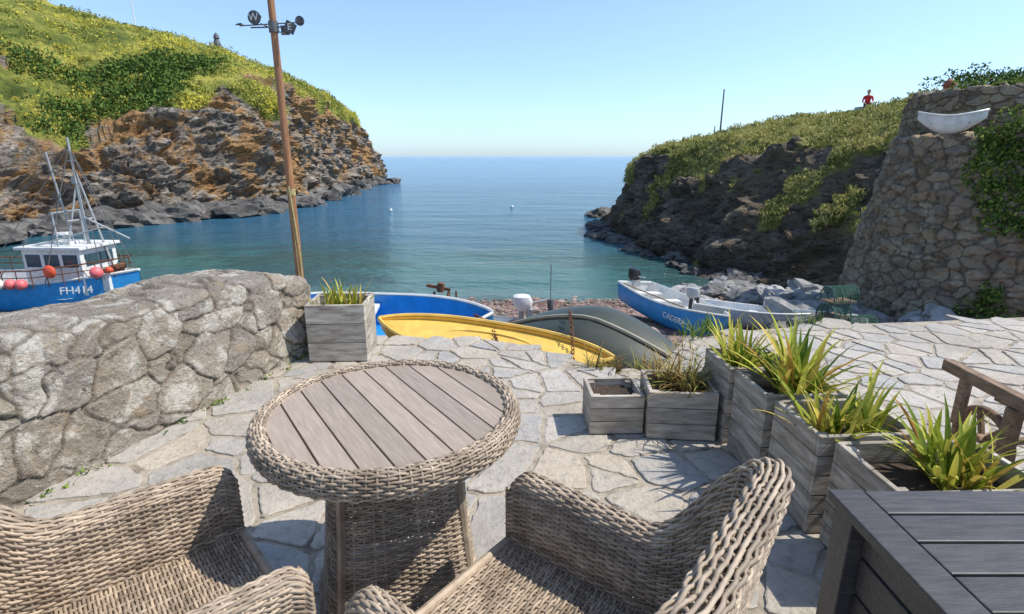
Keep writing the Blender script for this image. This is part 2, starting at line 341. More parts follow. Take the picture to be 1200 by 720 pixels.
def table():
    e=bpy.data.objects.new('round_rattan_table',None); scene.collection.objects.link(e)
    acc=Acc()
    prof=np.array([(.378,.735),(.380,.752),(.388,.761),(.405,.763),(.420,.756),(.429,.738),(.430,.712),(.420,.690),(.40,.682),(.36,.680)])
    dl=np.r_[0,np.cumsum(np.linalg.norm(np.diff(prof,axis=0),axis=1))]; pu=dl/dl[-1]
    def S(s,t):
        r=np.interp(t,pu,prof[:,0]); z=np.interp(t,pu,prof[:,1]); a=2*PI*s
        return np.stack([r*np.cos(a),r*np.sin(a),z],-1)
    wicker(acc,S,2*PI*.42,dl[-1],pitch=.0092,stake=.029,closed=True)
    ex=4.0
    def sq(a): return (np.abs(np.cos(a))**ex+np.abs(np.sin(a))**ex)**(-1/ex)
    def Bs(s,t):
        a=2*PI*s; hw=.210+.055*t**1.6; r=hw*sq(a)
        return np.stack([r*np.cos(a+.35),r*np.sin(a+.35),.68-t*.62],-1)
    wicker(acc,Bs,2*PI*.25,.62,closed=True)
    acc.obj('woven_rim_and_base',M['rattan'],e)
    b=MB()
    for q in range(4):
        a=.35+PI/4+q*PI/2
        pts=[]
        for i in range(9):
            t=i/8; hw=(.210+.055*t**1.6)*1.19; pts.append((hw*math.cos(a),hw*math.sin(a),.69-t*.66))
        b.tube(pts,.017,8)
    pts=[]
    for i in range(48):
        a=2*PI*i/48; hw=.269*float(sq(np.array(a))); pts.append((hw*math.cos(a+.35),hw*math.sin(a+.35),.05))
    b.tube(pts,.014,8,closed=True)
    b.build('corner_posts',[M['rattan']],smooth=True,parent=e)
    b=MB(); Rr=.379; w=.0835; g=.006; n=9
    for i in range(n):
        a0=-n*w/2+i*w+g/2; a1=a0+w-g; a0=max(a0,-Rr+.004); a1=min(a1,Rr-.004)
        if a1-a0<.01: continue
        out=[]
        for k in range(11):
            x=a0+(a1-a0)*k/10; out.append((x,math.sqrt(Rr*Rr-x*x)))
        for k in range(10,-1,-1):
            x=a0+(a1-a0)*k/10; out.append((x,-math.sqrt(Rr*Rr-x*x)))
        b.prism(out[::-1],.728,.752,0,.0025)
    o=b.build('slatted_top',[M['tabletop']],parent=e); o.rotation_euler=(0,0,math.atan2(.563,-.384)-PI/2)
    b=MB(); b.cyl((0,0,.70),(0,0,.724),.374,n=48); b.build('under_board',[M['dark_wood']],parent=e)
    e.location=(-.405,1.655,.004)
table()

# ------------------------------------------------------------------ terrace
edge=[(-3.2,4.9),(-1.9,4.75),(-1.2,4.65),(-.5,4.6),(0,4.5),(.4,4.2),(.62,3.95),(.8,3.8),(1.05,3.75),(1.25,4.1),(1.5,4.55),(2.2,4.85),(3,5.02),(4.2,5.15),(5.3,5.3),(7,5.5),(9.5,5.7)]
poly=[(-4.2,-3.0)]+[(-4.2,4.9)]+edge+[(9.5,-3.0)]
bm=bmesh.new(); vs=[bm.verts.new((x,y,-.0085)) for x,y in poly[::-1]]; f=bm.faces.new(vs)
r=bmesh.ops.extrude_face_region(bm,geom=[f]); 
for g in r['geom']:
    if isinstance(g,bmesh.types.BMVert): g.co.z=-3.2
bmesh.ops.recalc_face_normals(bm,faces=bm.faces)
me=bpy.data.meshes.new('terrace'); bm.to_mesh(me); bm.free(); me.materials.append(M['mortar'])
terr_o=bpy.data.objects.new('terrace',me); scene.collection.objects.link(terr_o)
def inside(x,y):
    c=False; n=len(poly)
    for i in range(n):
        x0,y0=poly[i]; x1,y1=poly[(i+1)%n]
        if (y0>y)!=(y1>y) and x<(x1-x0)*(y-y0)/(y1-y0)+x0: c=not c
    return c
def paving():
    seeds=[]; cs=.20
    for i in range(int(13.5/cs)):
        for j in range(int(7/cs)):
            if random.random()<.42: continue
            seeds.append((-4+i*cs+random.uniform(-.10,.10)+(j%2)*.1,-1+j*cs+random.uniform(-.10,.10)))
    Sd=np.array(seeds); V=[];F=[]
    for i,(sx,sy) in enumerate(seeds):
        if not inside(sx,sy): continue
        if sx>7.5: continue
        d=Sd-Sd[i]; dist=(d**2).sum(1); nb=np.argsort(dist)[1:24]
        P=[(-.6,-.6),(.6,-.6),(.6,.6),(-.6,.6)]
        gap=random.uniform(.005,.013)
        for k in nb:
            n=d[k]; L=math.sqrt(dist[k]); nx,ny=n[0]/L,n[1]/L; off=L/2-gap-random.uniform(0,.006)
            out=[]
            for a in range(len(P)):
                p,q=P[a],P[(a+1)%len(P)]; dp=p[0]*nx+p[1]*ny-off; dq=q[0]*nx+q[1]*ny-off
                if dp<=0: out.append(p)
                if (dp<0)!=(dq<0):
                    t=dp/(dp-dq); out.append((p[0]+(q[0]-p[0])*t,p[1]+(q[1]-p[1])*t))
            P=out
            if len(P)<3: break
        if len(P)<3: continue
        Q=[]
        for a in range(len(P)):
            p,q=P[a],P[(a+1)%len(P)]; L=math.hypot(q[0]-p[0],q[1]-p[1])
            if L<.02: continue
            m=max(1,int(L/.035))
            nx,ny=-(q[1]-p[1])/L,(q[0]-p[0])/L
            cr=min(.014,L*.2)
            for t in [cr/L]+[k/m for k in range(1,m)]+[1-cr/L]:
                j=random.uniform(-.006,.009) if .1<t<.9 else 0
                Q.append((p[0]+(q[0]-p[0])*t+nx*j,p[1]+(q[1]-p[1])*t+ny*j))
        if len(Q)<4: continue
        n=len(Q); o=len(V); tx,ty=random.uniform(-.014,.014),random.uniform(-.014,.014); hz=random.uniform(-.003,.003)
        for ring in range(3):
            for (x,y) in Q:
                L=math.hypot(x,y); ins=[0,.003,.010][ring]; k=max(.1,1-ins/max(L,.01))
                xx,yy=x*k,y*k; z=[-.03,-.003,.0][ring]+hz+tx*xx+ty*yy
                V.append((sx+xx,sy+yy,z))
        V.append((sx,sy,hz))
        for ring in range(2):
            for a in range(n): F.append((o+ring*n+a,o+ring*n+(a+1)%n,o+(ring+1)*n+(a+1)%n,o+(ring+1)*n+a))
        for a in range(n): F.append((o+2*n+a,o+2*n+(a+1)%n,o+3*n))
    to_obj('flagstone_paving',V,F,M['flag'])
paving()

def leaves(name,C,rad,n,size,mat,sq=(1,1,.8),up=0.0,slim=.55):
    C=np.asarray(C,float); N=len(C); rad=np.broadcast_to(np.asarray(rad,float),(N,))
    d=rng.normal(size=(N,n,3)); d=nrm(d)*rng.uniform(.45,1,(N,n,1))**.6*np.array(sq)
    P=C[:,None,:]+d*rad[:,None,None]
    P=P.reshape(-1,3); k=len(P)
    a=nrm(rng.normal(size=(k,3))+np.array([0,0,up])); b=nrm(np.cross(a,rng.normal(size=(k,3))))
    s=size*rng.uniform(.6,1.4,(k,1)); a=a*s; b=b*s*slim
    V=np.stack([P-a,P-b*1.0,P+a,P+b],1).reshape(-1,3); F=np.arange(k*4).reshape(-1,4)
    return to_obj(name,V,F,mat)
def blades(mb,c,n,length,width,spread,mi=0,curve=1.0,base=.05):
    for i in range(n):
        az=random.uniform(0,2*PI); el=random.uniform(spread[0],spread[1]); L=length*random.uniform(.55,1.1); w=width*random.uniform(.7,1.2)
        p=Vector((c[0]+random.uniform(-base,base),c[1]+random.uniform(-base,base),c[2])); q=Vector((-math.sin(az),math.cos(az),0))
        v=[];f=[];S=6; e=el
        for k in range(S+1):
            t=k/S; ww=w*(1-t**2.2)*(.6+.8*min(1,t*3))*.6+.0006
            v+= [p-q*ww, p+Vector((0,0,-ww*.35)), p+q*ww]
            e2=e-curve*t*t*1.0; p=p+Vector((math.cos(az)*math.cos(e2),math.sin(az)*math.cos(e2),math.sin(e2)))*(L/S)
            if k<S:
                a=k*3; f+=[(a,a+1,a+4,a+3),(a+1,a+2,a+5,a+4)]
        mb.add(v,f,mi)

# ------------------------------------------------------------------ stone walls
def hsh(p): return abs(math.sin(p.x*12.9+p.y*78.2+p.z*37.7)*437.5)%1
def stone_mesh(name,P,mat,scale,bulge,rough,zs=1.5,step=.7,bw=.28,tiltk=1.2,fine=0):
    r,k=P.shape[:2]
    N=nrm(np.cross(np.gradient(P,axis=1),np.gradient(P,axis=0)))
    V=P.reshape(-1,3).copy(); Nn=N.reshape(-1,3); E=np.zeros(len(V)); Rn=np.zeros(len(V))
    for i in range(len(V)):
        p=Vector(V[i]); w=noise.noise_vector(p*scale*.7)*.30+noise.noise_vector(p*scale*3)*.12
        q=Vector((p.x*scale,p.y*scale,p.z*scale*zs))+w
        dd,pp=noise.voronoi(q); e=dd[1]-dd[0]; E[i]=e; Rn[i]=hsh(pp[0])
        b=min(1,e/bw); b=b*b*(3-2*b)
        tl=(q-pp[0]); tilt=tl.x*(hsh(pp[0]*1.7)-.5)+tl.z*(hsh(pp[0]*2.3)-.5)
        dsp=bulge*(b-.5)+bulge*step*(Rn[i]-.5)+bulge*tiltk*tilt+rough*noise.fractal(p*scale*1.3,.9,2,6)
        if fine:
            d2,p2=noise.voronoi(p*scale*3.1+w); dsp+=fine*(hsh(p2[0])-.5)
        V[i]+=Nn[i]*dsp
    idx=np.arange(r*k).reshape(r,k)
    F=np.stack([idx[:-1,:-1],idx[:-1,1:],idx[1:,1:],idx[1:,:-1]],-1).reshape(-1,4)
    o=to_obj(name,V,F,mat,True)
    for nm,arr in(('edge',E),('rnd',Rn)):
        a=o.data.attributes.new(nm,'FLOAT','POINT'); a.data.foreach_set('value',arr.astype(np.float32))
    return o
def left_wall():
    p0=np.array([-3.10,-.40]); dr=np.array([.284,.959]); L=5.15; ns=760; npf=190
    out=np.array([dr[1]*1.0,-dr[0]])
    P=np.zeros((npf,ns,3))
    for i in range(ns):
        d=L*(i/(ns-1)); H=.735-.04*max(0,(d-2.4)/2.6)+.07*noise.noise(Vector((d*1.1,3.1,0)))+.02*noise.noise(Vector((d*4,1,0)))- .06*max(0,(d-4.6)/.5)
        T=.34; endk=max(0,(d-(L-.22))/.22); sc=math.sqrt(max(0,1-endk**2)) if endk>0 else 1
        c=p0+dr*d-out*T
        for j in range(npf):
            t=j/(npf-1)
            if t<.36: x=T+.05*(1-t/.36); z=-.05+(H-.12+.05)*t/.36
            elif t<.64:
                a=(t-.36)/.28*PI; ex=.5
                x=T*math.copysign(abs(math.cos(a))**ex,math.cos(a)); z=H-.12+.12*abs(math.sin(a))**ex
            else: x=-T-.05*((t-.64)/.36); z=H-.12-(H-.12+1.2)*(t-.64)/.36
            w=c+out*(x*(.25+.75*sc)); P[j,i]=(w[0],w[1],z*(.15+.85*sc) if z>0 else z)
    endc=np.tile((p0+dr*(L+.03)-out*.30),(npf,1)); e=np.zeros((npf,1,3)); e[:,0,:2]=endc; e[:,0,2]=np.minimum(P[:,-1,2],.05)
    P=np.concatenate([P,e],1)
    stone_mesh('stone_garden_wall',P,M['wall'],3.5,.017,.024,step=1.1,bw=.07,tiltk=.7,fine=.006)
left_wall()

def bastion():
    na,nz=400,200
    def frust(c,r0,r1,z0,z1,a0,a1,cap):
        P=np.zeros((nz,na,3))
        for j in range(nz):
            t=j/(nz-1)
            for i in range(na):
                a=a0+(a1-a0)*i/(na-1)
                if t<.8: q=t/.8; r=r0+(r1-r0)*q; z=z0+(z1-z0)*q
                else: q=(t-.8)/.2; r=r1*(1-q)+cap*q; z=z1+.05*math.sin(q*3)
                P[j,i]=(c[0]+r*math.cos(a),c[1]+r*math.sin(a),z)
        return P
    stone_mesh('stone_bastion',frust((13.4,14.9),3.75,2.85,-3.2,2.0,PI*.72,PI*1.75,.5),M['bast'],2.6,.05,.11,step=1,bw=.12,fine=.012)
    stone_mesh('stone_parapet_wall',frust((14.3,15.9),2.95,2.85,1.6,3.2,PI*.6,PI*1.7,2.3),M['bast'],2.8,.04,.08,step=1,bw=.12,fine=.012)
bastion()

# ------------------------------------------------------------------ headlands
def headland(name,B,C,Rr,D,mat,ns,rows,amp,grassoff,seed,drape=.0):
    B,C,Rr,D=[np.array(q,float) for q in (B,C,Rr,D)]
    k=len(B); u=np.linspace(0,k-1,ns); i0=np.clip(np.floor(u).astype(int),0,k-2); f=(u-i0); f=(f*f*(3-2*f)*.5+f*.5)[:,None]
    def it(A): return A[i0]*(1-f)+A[i0+1]*f
    b,c,r_,d=it(B),it(C),it(Rr),it(D); U=b.copy(); U[:,2]=-7; 
    outw=b-c; outw[:,2]=0; U[:,:2]+=nrm(outw)[:,:2]*2.5
    n1,n2,n3,n4=rows; segs=[]; tt=[]
    for (A,E,n,t0) in((U,b,n1,-1),(b,c,n2,0),(c,r_,n3,1),(r_,d,n4,2)):
        for q in range(n):
            w=q/n
            p=A+(E-A)*w
            if t0==1: p[:,2]+= (E[:,2]-A[:,2])*.16*math.sin(w*PI)
            if t0==0:
                pz=A[:,2]+(E[:,2]-A[:,2])*(w**.85); p=np.c_[p[:,:2],pz]
            segs.append(p); tt.append(t0+w)
    segs.append(d); tt.append(3); P=np.array(segs); tt=np.array(tt)
    N=nrm(np.cross(np.gradient(P,axis=1),np.gradient(P,axis=0)))
    flip=(N[...,2].mean()<0); N=-N if flip else N
    R_,K=P.shape[:2]; G=np.zeros((R_,K)); sv=Vector((seed*11.3,seed*5.1,seed*2.7))
    rot=Matrix.Rotation(.5,3,'Y')@Matrix.Rotation(.3,3,'X')
    Pn=P.copy()
    for j in range(R_):
        t=tt[j]
        for i in range(K):
            p=Vector(P[j,i])+sv
            nb=noise.fractal(p*.12,1,2,3)
            g=(t-1+grassoff)*3+nb*1.6+ drape*noise.fractal(p*.35,1,2,3)
            if t>=1.9: g=3
            g=min(1,max(0,g+.5)); G[j,i]=g
            q=rot@p; q=Vector((q.x*.22,q.y*.22,q.z*.55))
            dd,pp=noise.voronoi(q); blk=hsh(pp[0])-.5
            dd2,pp2=noise.voronoi(q*2.7); blk2=hsh(pp2[0])-.5
            dd3,pp3=noise.voronoi(q*6.5); blk3=hsh(pp3[0])-.5
            rock=1.1*noise.fractal(p*.13,1,2,3)+1.9*blk*min(1,(dd[1]-dd[0])*8)+1.0*blk2*min(1,(dd2[1]-dd2[0])*7)+.42*blk3*min(1,(dd3[1]-dd3[0])*5)+.3*noise.fractal(p*.9,.8,2,4)
            gr=.35*noise.fractal(p*.3,1,2,3)+.25*noise.fractal(p*1.1,.8,2,3)
            fade=1 if t<2 else max(0,3-t)
            k_=(rock*(1-g)+gr*g*1.0)*amp*fade
            Pn[j,i]+=N[j,i]*k_
    idx=np.arange(R_*K).reshape(R_,K)
    F=np.stack([idx[:-1,:-1],idx[:-1,1:],idx[1:,1:],idx[1:,:-1]],-1).reshape(-1,4)
    if flip: F=F[:,::-1]
    o=to_obj(name,Pn.reshape(-1,3),F,mat,True,sharp=.45)
    a=o.data.attributes.new('grass','FLOAT','POINT'); a.data.foreach_set('value',G.reshape(-1).astype(np.float32))
    return Pn,G,tt,N
S_=SEA
LB=[(-50,5,S_),(-40,22,S_),(-35.6,30.1,S_),(-36.3,38.7,S_),(-35.2,45.2,S_),(-31.2,49,S_),(-28.2,53.5,S_),(-25,60,S_),(-26.6,78,S_),(-30,105,S_),(-26.0,117,S_),(-38,138,S_),(-70,160,S_)]
LC=[(-62,6,2),(-50,24,1),(-44,34,.5),(-38.9,42,.8),(-37.5,50,2.1),(-33.3,55.3,6.5),(-30.3,61,8.7),(-27.5,68.5,9.1),(-28.2,87.4,10),(-30.6,112,8.6),(-29.6,119,3.4),(-42,134,5),(-75,150,7)]
LR=[(-95,15,24),(-85,40,24),(-72,58,22),(-60,69.4,20.2),(-53,75,18.6),(-44.8,76.9,16.6),(-38.8,79.5,15.1),(-33.5,84,12.9),(-31.5,96,11.4),(-32.6,117,9.6),(-31.5,122,4.2),(-48,128,10),(-85,140,12)]
LD=[(-140,30,20),(-130,60,20),(-110,80,18),(-90,95,16),(-80,100,14),(-68,105,12),(-60,108,11),(-52,112,10),(-48,116,9),(-46,122,7),(-45,124,4),(-70,126,8),(-110,120,10)]
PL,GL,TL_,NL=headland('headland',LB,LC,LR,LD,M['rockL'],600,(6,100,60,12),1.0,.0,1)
RB=[(40,75,S_),(16,60,S_),(7.6,46,S_),(6.43,38,S_),(8.2,32.3,S_),(9.25,26.4,S_),(10.2,22.8,S_-.0),(11.2,20,S_+.3),(12.2,17.5,-3.4),(14,15,-3),(19,12,-3)]
RC=[(44,70,2),(19,56,1.5),(9.9,46,.3),(8.4,40.8,.5),(9.5,36.4,1.8),(11.9,31.4,2.4),(13.4,28.2,2.1),(14.3,25.2,2.0),(14.6,21.8,2.0),(16,19.5,1.9),(21,17,2)]
RR=[(50,75,5),(24,58,3),(11.8,48,1.5),(10.2,43.6,1.3),(11.6,41.7,2.2),(15.6,40,3.1),(18,36,3.8),(19.9,33,4.0),(20.4,28.9,4.3),(23.4,27,4.7),(27,23,4.9)]
RD=[(60,70,7),(40,58,5),(24,52,2),(20,50,2),(22,50,3),(27,48,4),(31,43,5),(33,39,5.5),(35,33,5.5),(37,30,6),(38,26,6)]
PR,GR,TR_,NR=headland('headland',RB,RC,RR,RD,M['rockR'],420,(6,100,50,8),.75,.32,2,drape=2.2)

def scatter(P,G,TT,n,tmin,tmax,gm=.7,jit=.15):
    R_,K=P.shape[:2]; out=[]
    js=[j for j in range(R_) if tmin<=TT[j]<=tmax]; tries=0
    while len(out)<n and tries<n*20:
        tries+=1; j=random.choice(js); i=random.randrange(K)
        if G[j,i]>gm: out.append(P[j,i]+rng.normal(0,jit,3))
    return np.array(out)
c=scatter(PL,GL,TL_,5200,.6,2.1)
c=np.array([p for p in c if noise.noise(Vector(p)*.35)>-.28])
leaves('headland_scrub',c,rng.uniform(.2,.8,len(c)),34,.11,M['scrub'],(1,1,.6),up=.6)
c=scatter(PL,GL,TL_,9000,.7,1.8); c=c[(c[:,0]<-33)&(c[:,1]<70)&(c[:,2]<12)]
c=np.array([p for p in c if noise.noise(Vector(p)*.16)>-.02-.03*(9-p[2])])[:800]
leaves('dark_bushes',c,rng.uniform(.7,1.7,len(c)),64,.15,M['bush'],(1,1,.85))
c=scatter(PR,GR,TR_,6000,.1,2.1,.6,.1); leaves('headland_grass',c,rng.uniform(.10,.32,len(c)),26,.085,M['rgrass'],(1,1,.6),up=1.6,slim=.3)

# ------------------------------------------------------------------ beach + sea
def sst(a,b,x):
    t=np.clip((x-a)/(b-a),0,1); return t*t*(3-2*t)
def terr(x,y):
    x=np.asarray(x,float);y=np.asarray(y,float)
    yy=y+5*sst(-4,-12,x)-2.0*sst(5,9,x)
    a=np.interp(yy,[-50,6.5,7.8,9,14,20.4,26,40,200],[-.75,-.75,-.85,-2.0,-2.85,-3.8,-4.7,-6,-9])
    b=np.interp(yy,[-50,4.5,6,9,14,20.4,26,40,200],[-1.2,-1.2,-1.9,-2.15,-2.85,-3.8,-4.7,-6,-9])
    w=sst(.9,1.8,x); return a*(1-w)+b*w
xs=np.concatenate([np.linspace(-400,-20,30),np.linspace(-19,19,240),np.linspace(20,400,30)])
ys=np.concatenate([np.linspace(-60,3,12),np.linspace(3.5,28,200),np.linspace(29,400,30)])
X,Y=np.meshgrid(xs,ys); Z=terr(X,Y)
for j in range(X.shape[0]):
    for i in range(X.shape[1]):
        if abs(X[j,i])<19 and 3<Y[j,i]<28: Z[j,i]+=.10*noise.fractal(Vector((X[j,i]*.6,Y[j,i]*.6,0)),1,2,5)
idx=np.arange(X.size).reshape(X.shape)
F=np.stack([idx[:-1,:-1],idx[:-1,1:],idx[1:,1:],idx[1:,:-1]],-1).reshape(-1,4)
to_obj('beach',np.stack([X,Y,Z],-1).reshape(-1,3),F,M['beach'],True)
to_obj('sea',[(-6000,-200,SEA),(6000,-200,SEA),(6000,9000,SEA),(-6000,9000,SEA)],[(0,1,2,3)],M['sea'])

bm=bmesh.new(); bmesh.ops.create_icosphere(bm,subdivisions=1,radius=1); ico1=(np.array([v.co[:] for v in bm.verts]),np.array([[v.index for v in f.verts] for f in bm.faces])); bm.free()
bm=bmesh.new(); bmesh.ops.create_icosphere(bm,subdivisions=3,radius=1); ico3=(np.array([v.co[:] for v in bm.verts]),np.array([[v.index for v in f.verts] for f in bm.faces])); bm.free()
def rocks(name,C,S,mat,ico,rough=0.0,flat=.6,smooth=False):
    acc=Acc()
    for c,s in zip(C,S):
        v=ico[0].copy()
        if rough:
            so=Vector(rng.uniform(-50,50,3))
            for i in range(len(v)):
                q=Vector(v[i]); dd,pp=noise.voronoi(q*1.1+so); v[i]*=1+rough*(noise.fractal(q*1.2+so,1,2,4)+.9*(dd[0]-.4))
        else: v=v*(1+rng.uniform(-.2,.2,(len(v),1)))
        sc=np.array([rng.uniform(.7,1.3),rng.uniform(.7,1.3),flat*rng.uniform(.7,1.2)])*s
        Rm=np.array(Matrix.Rotation(rng.uniform(0,6.28),3,'Z')@Matrix.Rotation(rng.uniform(-.4,.4),3,'X'))
        acc.add((v*sc)@Rm.T+c,ico[1])
    return acc.obj(name,mat,smooth=smooth)
n=10000; px=rng.uniform(-7,12,n); py=rng.uniform(7,22,n); pz=terr(px,py)
rocks('beach_pebbles',np.stack([px,py,pz],-1),rng.uniform(.02,.085,n)*(1+1.2*(rng.random(n)<.06)),M['pebble'],ico1)
C=[];S=[]
for i in range(170):
    x=rng.uniform(5.6,12.5); y=rng.uniform(12,24); 
    if x<7.5 and y<16: continue
    C.append((x,y,float(terr(x,y))+.05)); S.append(rng.uniform(.12,.6))
rocks('foreshore_rocks',C,S,M['rocks'],ico3,.6,.55)
C=[];S=[]
bl=np.array(LB)
for i in range(190):
    k=random.randrange(1,10); w=random.random(); p=bl[k]*(1-w)+bl[k+1]*w
    C.append((p[0]+rng.uniform(-1,3.5),p[1]+rng.uniform(-3,1),SEA+.1)); S.append(rng.uniform(.5,2.0))
bl=np.array(RB)
for i in range(70):
    k=random.randrange(2,7); w=random.random(); p=bl[k]*(1-w)+bl[k+1]*w
    C.append((p[0]+rng.uniform(-1.0,.5),p[1]+rng.uniform(-1.0,.5),SEA+.0)); S.append(rng.uniform(.25,.65))
for p in[(7.6,50,.8),(8.6,52,1.2),(10,51,1.1)]: C.append((p[0],p[1],SEA)); S.append(p[2])
rocks('shoreline_rocks',C,S,M['drkrocks'],ico3,.6,.55)
C=[];S=[]
for i in range(26):
    x=rng.uniform(1.40,1.95); y=rng.uniform(4.3,4.95); C.append((x,y,-.32+rng.uniform(-.2,.10))); S.append(rng.uniform(.08,.18))
rocks('edge_stones',C,S,M['rocks'],ico3,.4,.7)
C=[];S=[]
for i in range(20):
    x=rng.uniform(6.4,8.6); y=rng.uniform(10.2,12.6); C.append((x,y,-2.5+rng.uniform(-.2,.3))); S.append(rng.uniform(.25,.5))
rocks('boulders',C,S,M['rocks'],ico3,.5,.7)

# ------------------------------------------------------------------ planters
def planter(x,y,w,d,h,rot=0,nsl=4,plant=None,plen=.4,n=40,wid=.016):
    b=MB(); t=.022; sh=h/nsl
    for i in range(nsl):
        z=sh*(i+.5)
        for sx in(-1,1): b.box((sx*(w/2-t/2),0,z),(t,d-2*t-.002,sh-.004))
        for sy in(-1,1): b.box((0,sy*(d/2-t/2),z),(w,t,sh-.004))
    for sx in(-1,1):
        for sy in(-1,1): b.box((sx*(w/2-t-.02),sy*(d/2-t-.02),h/2-.005),(.038,.038,h-.012))
    b.box((0,0,h*.42),(w-2*t-.004,d-2*t-.004,h*.76),1)
    b.build('wooden_planter',[M['planter'],M['soil']],(x,y,.004),(0,0,rot),bevel=.003)
    if plant:
        p=MB()
        if plant=='spiky':
            for q in range(3): blades(p,(x+random.uniform(-w*.25,w*.25),y+random.uniform(-d*.25,d*.25),h*.78),n//3,plen,wid,(.65,1.55),curve=.7)
            p.build('spiky_plant',[M['spiky']])
        else:
            for q in range(6): blades(p,(x+random.uniform(-w*.35,w*.35),y+random.uniform(-d*.3,d*.3),h*.78),n//6,plen,.006,(.3,1.4),curve=1.3)
            p.build('dry_grass_plant',[M['dry']])
planter(-1.37,4.22,.45,.40,.46,.05,3,'spiky',.30,75,.012)
planter(.60,3.0,.31,.28,.24,.03,3)
planter(.97,2.96,.38,.34,.29,-.08,3,'dry',.28,210)
planter(1.36,2.93,.38,.34,.45,.05,5,'spiky',.36,60)
planter(1.40,2.56,.40,.33,.46,.06,5,'spiky',.46,90,.019)
planter(1.46,2.18,.44,.35,.46,.06,5,'spiky',.36,60)
planter(1.58,1.79,.56,.36,.46,.04,5,'spiky',.36,66,.017)
p=MB()
for (x,y,z) in[(.66,3.9,-.05),(.76,3.95,-.1),(1.05,3.95,-.1),(1.2,3.7,-.02),(1.35,4.1,-.1),(1.45,4.3,-.1)]: blades(p,(x,y,z),46,.26,.006,(.4,1.4),curve=1.2,base=.10)
p.build('dry_edge_plant',[M['dry']])
p=MB()
for (x,y,z) in[(1.75,4.72,0),(1.6,4.6,0),(1.9,4.85,-.05),(2.9,5.1,-.05)]: blades(p,(x,y,z),34,.20,.006,(.6,1.5),curve=.8,base=.10)
p.build('grass_clump',[M['ivy']])
C=[]
for i in range(60):
    d=rng.uniform(0,5.0); C.append((-3.10+.284*d+.08+rng.uniform(-.01,.05),-.4+.959*d,.0+rng.uniform(-.01,.01)))
leaves('wall_foot_weeds',C,.035,14,.012,M['ivy'],(1,1,.5))
C=[]
for i in range(120): C.append((rng.uniform(-1.8,3.5),rng.uniform(1.8,4.4),-.006))
leaves('joint_moss',C,.020,12,.006,M['ivy'],(1,1,.3))
leaves('wall_plant',[(-2.40,2.10,.45),(-2.38,2.13,.40)],.05,40,.014,M['ivy'])

# ------------------------------------------------------------------ dark slatted table
b=MB(); x0,x1,y0,y1,zt=.945,2.15,.35,1.43,.60
b.box((x0+.05,(y0+y1)/2,zt-.015),(.10,y1-y0,.03)); b.box((x1-.05,(y0+y1)/2,zt-.015),(.10,y1-y0,.03))
yy=y1
while yy-.115>y0:
    b.box(((x0+x1)/2,yy-.0575,zt-.017),(x1-x0-.212,.107,.028)); yy-=.115
for (x,y) in((x0+.06,y1-.06),(x1-.06,y1-.06),(x0+.06,y0+.06),(x1-.06,y0+.06)): b.box((x,y,(zt-.035)/2),(.085,.085,zt-.035))
for i in range(4):
    z=zt-.09-i*.125
    b.box((x0+.07,(y0+y1)/2,z),(.024,y1-y0-.21,.115)); b.box(((x0+x1)/2,y1-.07,z),(x1-x0-.21,.024,.115))
b.build('dark_slatted_garden_table',[M['dark_wood']],bevel=.004)

# ------------------------------------------------------------------ wooden handcart (right)
b=MB()
for x in(2.17,2.85):
    b.beam((x,1.45,.53),(x,2.55,.56),.05,.055)
    s=.07 if x<2.5 else -.07
    pts=[(x+s,2.34+.15*math.cos(a),.25+.15*math.sin(a)) for a in np.linspace(0,2*PI,28,endpoint=False)]
    b.tube(pts,.022,8,closed=True); b.cyl((x+s-.04,2.34,.25),(x+s+.04,2.34,.25),.038)
    for q in range(6):
        a=q*PI/3+.2; b.beam((x+s,2.34,.25),(x+s,2.34+.14*math.cos(a),.25+.14*math.sin(a)),.022,.022)
    b.beam((x,1.65,0),(x,1.65,.50),.05,.05); b.beam((x,2.15,0),(x,2.15,.51),.05,.05); b.beam((x,2.42,.30),(x,2.42,.53),.04,.04)
for i in range(8): b.box((2.51,1.55+i*.10,.495),(.62,.085,.022))
b.beam((2.20,2.34,.25),(2.82,2.34,.25),.03,.03)
b.build('wooden_handcart',[M['brown_wood']],bevel=.004)

# ------------------------------------------------------------------ weather vane mast
e=bpy.data.objects.new('weathervane_mast',None); scene.collection.objects.link(e)
b=MB(); b.tube([(0,0,-.85),(0,0,1),(0,0,2.5),(0,0,4.2)],[.045,.042,.036,.030],12)
b.build('pole',[M['pole']],smooth=True,parent=e)
b=MB(); z=2.80
b.cyl((0,0,z-.05),(0,0,z+.05),.048); b.tube([(-.24,0,z+.0),(.22,0,z-.0)],.007); b.tube([(0,-.24,z-.02),(0,.24,z-.02)],.007)
b.tube([(-.38,.05,z+.03),(.30,-.03,z+.03)],.006)
b.prism([(-.40,-.002),(-.33,.05),(-.30,.05),(-.34,0),(-.30,-.05),(-.33,-.05)],z+.026,z+.034,0,.001)
b.cyl((-.19,-.012,z+.09),(-.19,.004,z+.09),.065,n=20); b.cyl((.28,-.012,z+.05),(.28,.004,z+.05),.045,n=20)
b.box((.18,-.02,z-.01),(.11,.012,.10),0,Matrix.Rotation(.5,3,'Y'))
b.box((0,.24,z+.02),(.09,.01,.09)); b.box((0,-.24,z+.04),(.02,.01,.02))
b.build('vane_arms',[M['iron']],parent=e)
text('letter_w','W',.10,M['white'],(-.19,-.020,z+.09),(PI/2,0,0),e); text('letter_e','E',.085,M['white'],(.18,-.034,z-.01),(PI/2,0,0),e)
b=MB(); b.tube([(.0,-.04,1.25),(.03,-.05,.9),(.05,-.05,.5),(.055,-.05,.0),(.05,-.05,-.6)],.010,6); b.tube([(.0,-.045,1.15),(.02,-.06,.6),(.03,-.06,-.4)],.006,6)
b.cyl((0,0,1.15),(0,0,1.22),.047); b.build('halyard_rope',[M['rope']],parent=e)
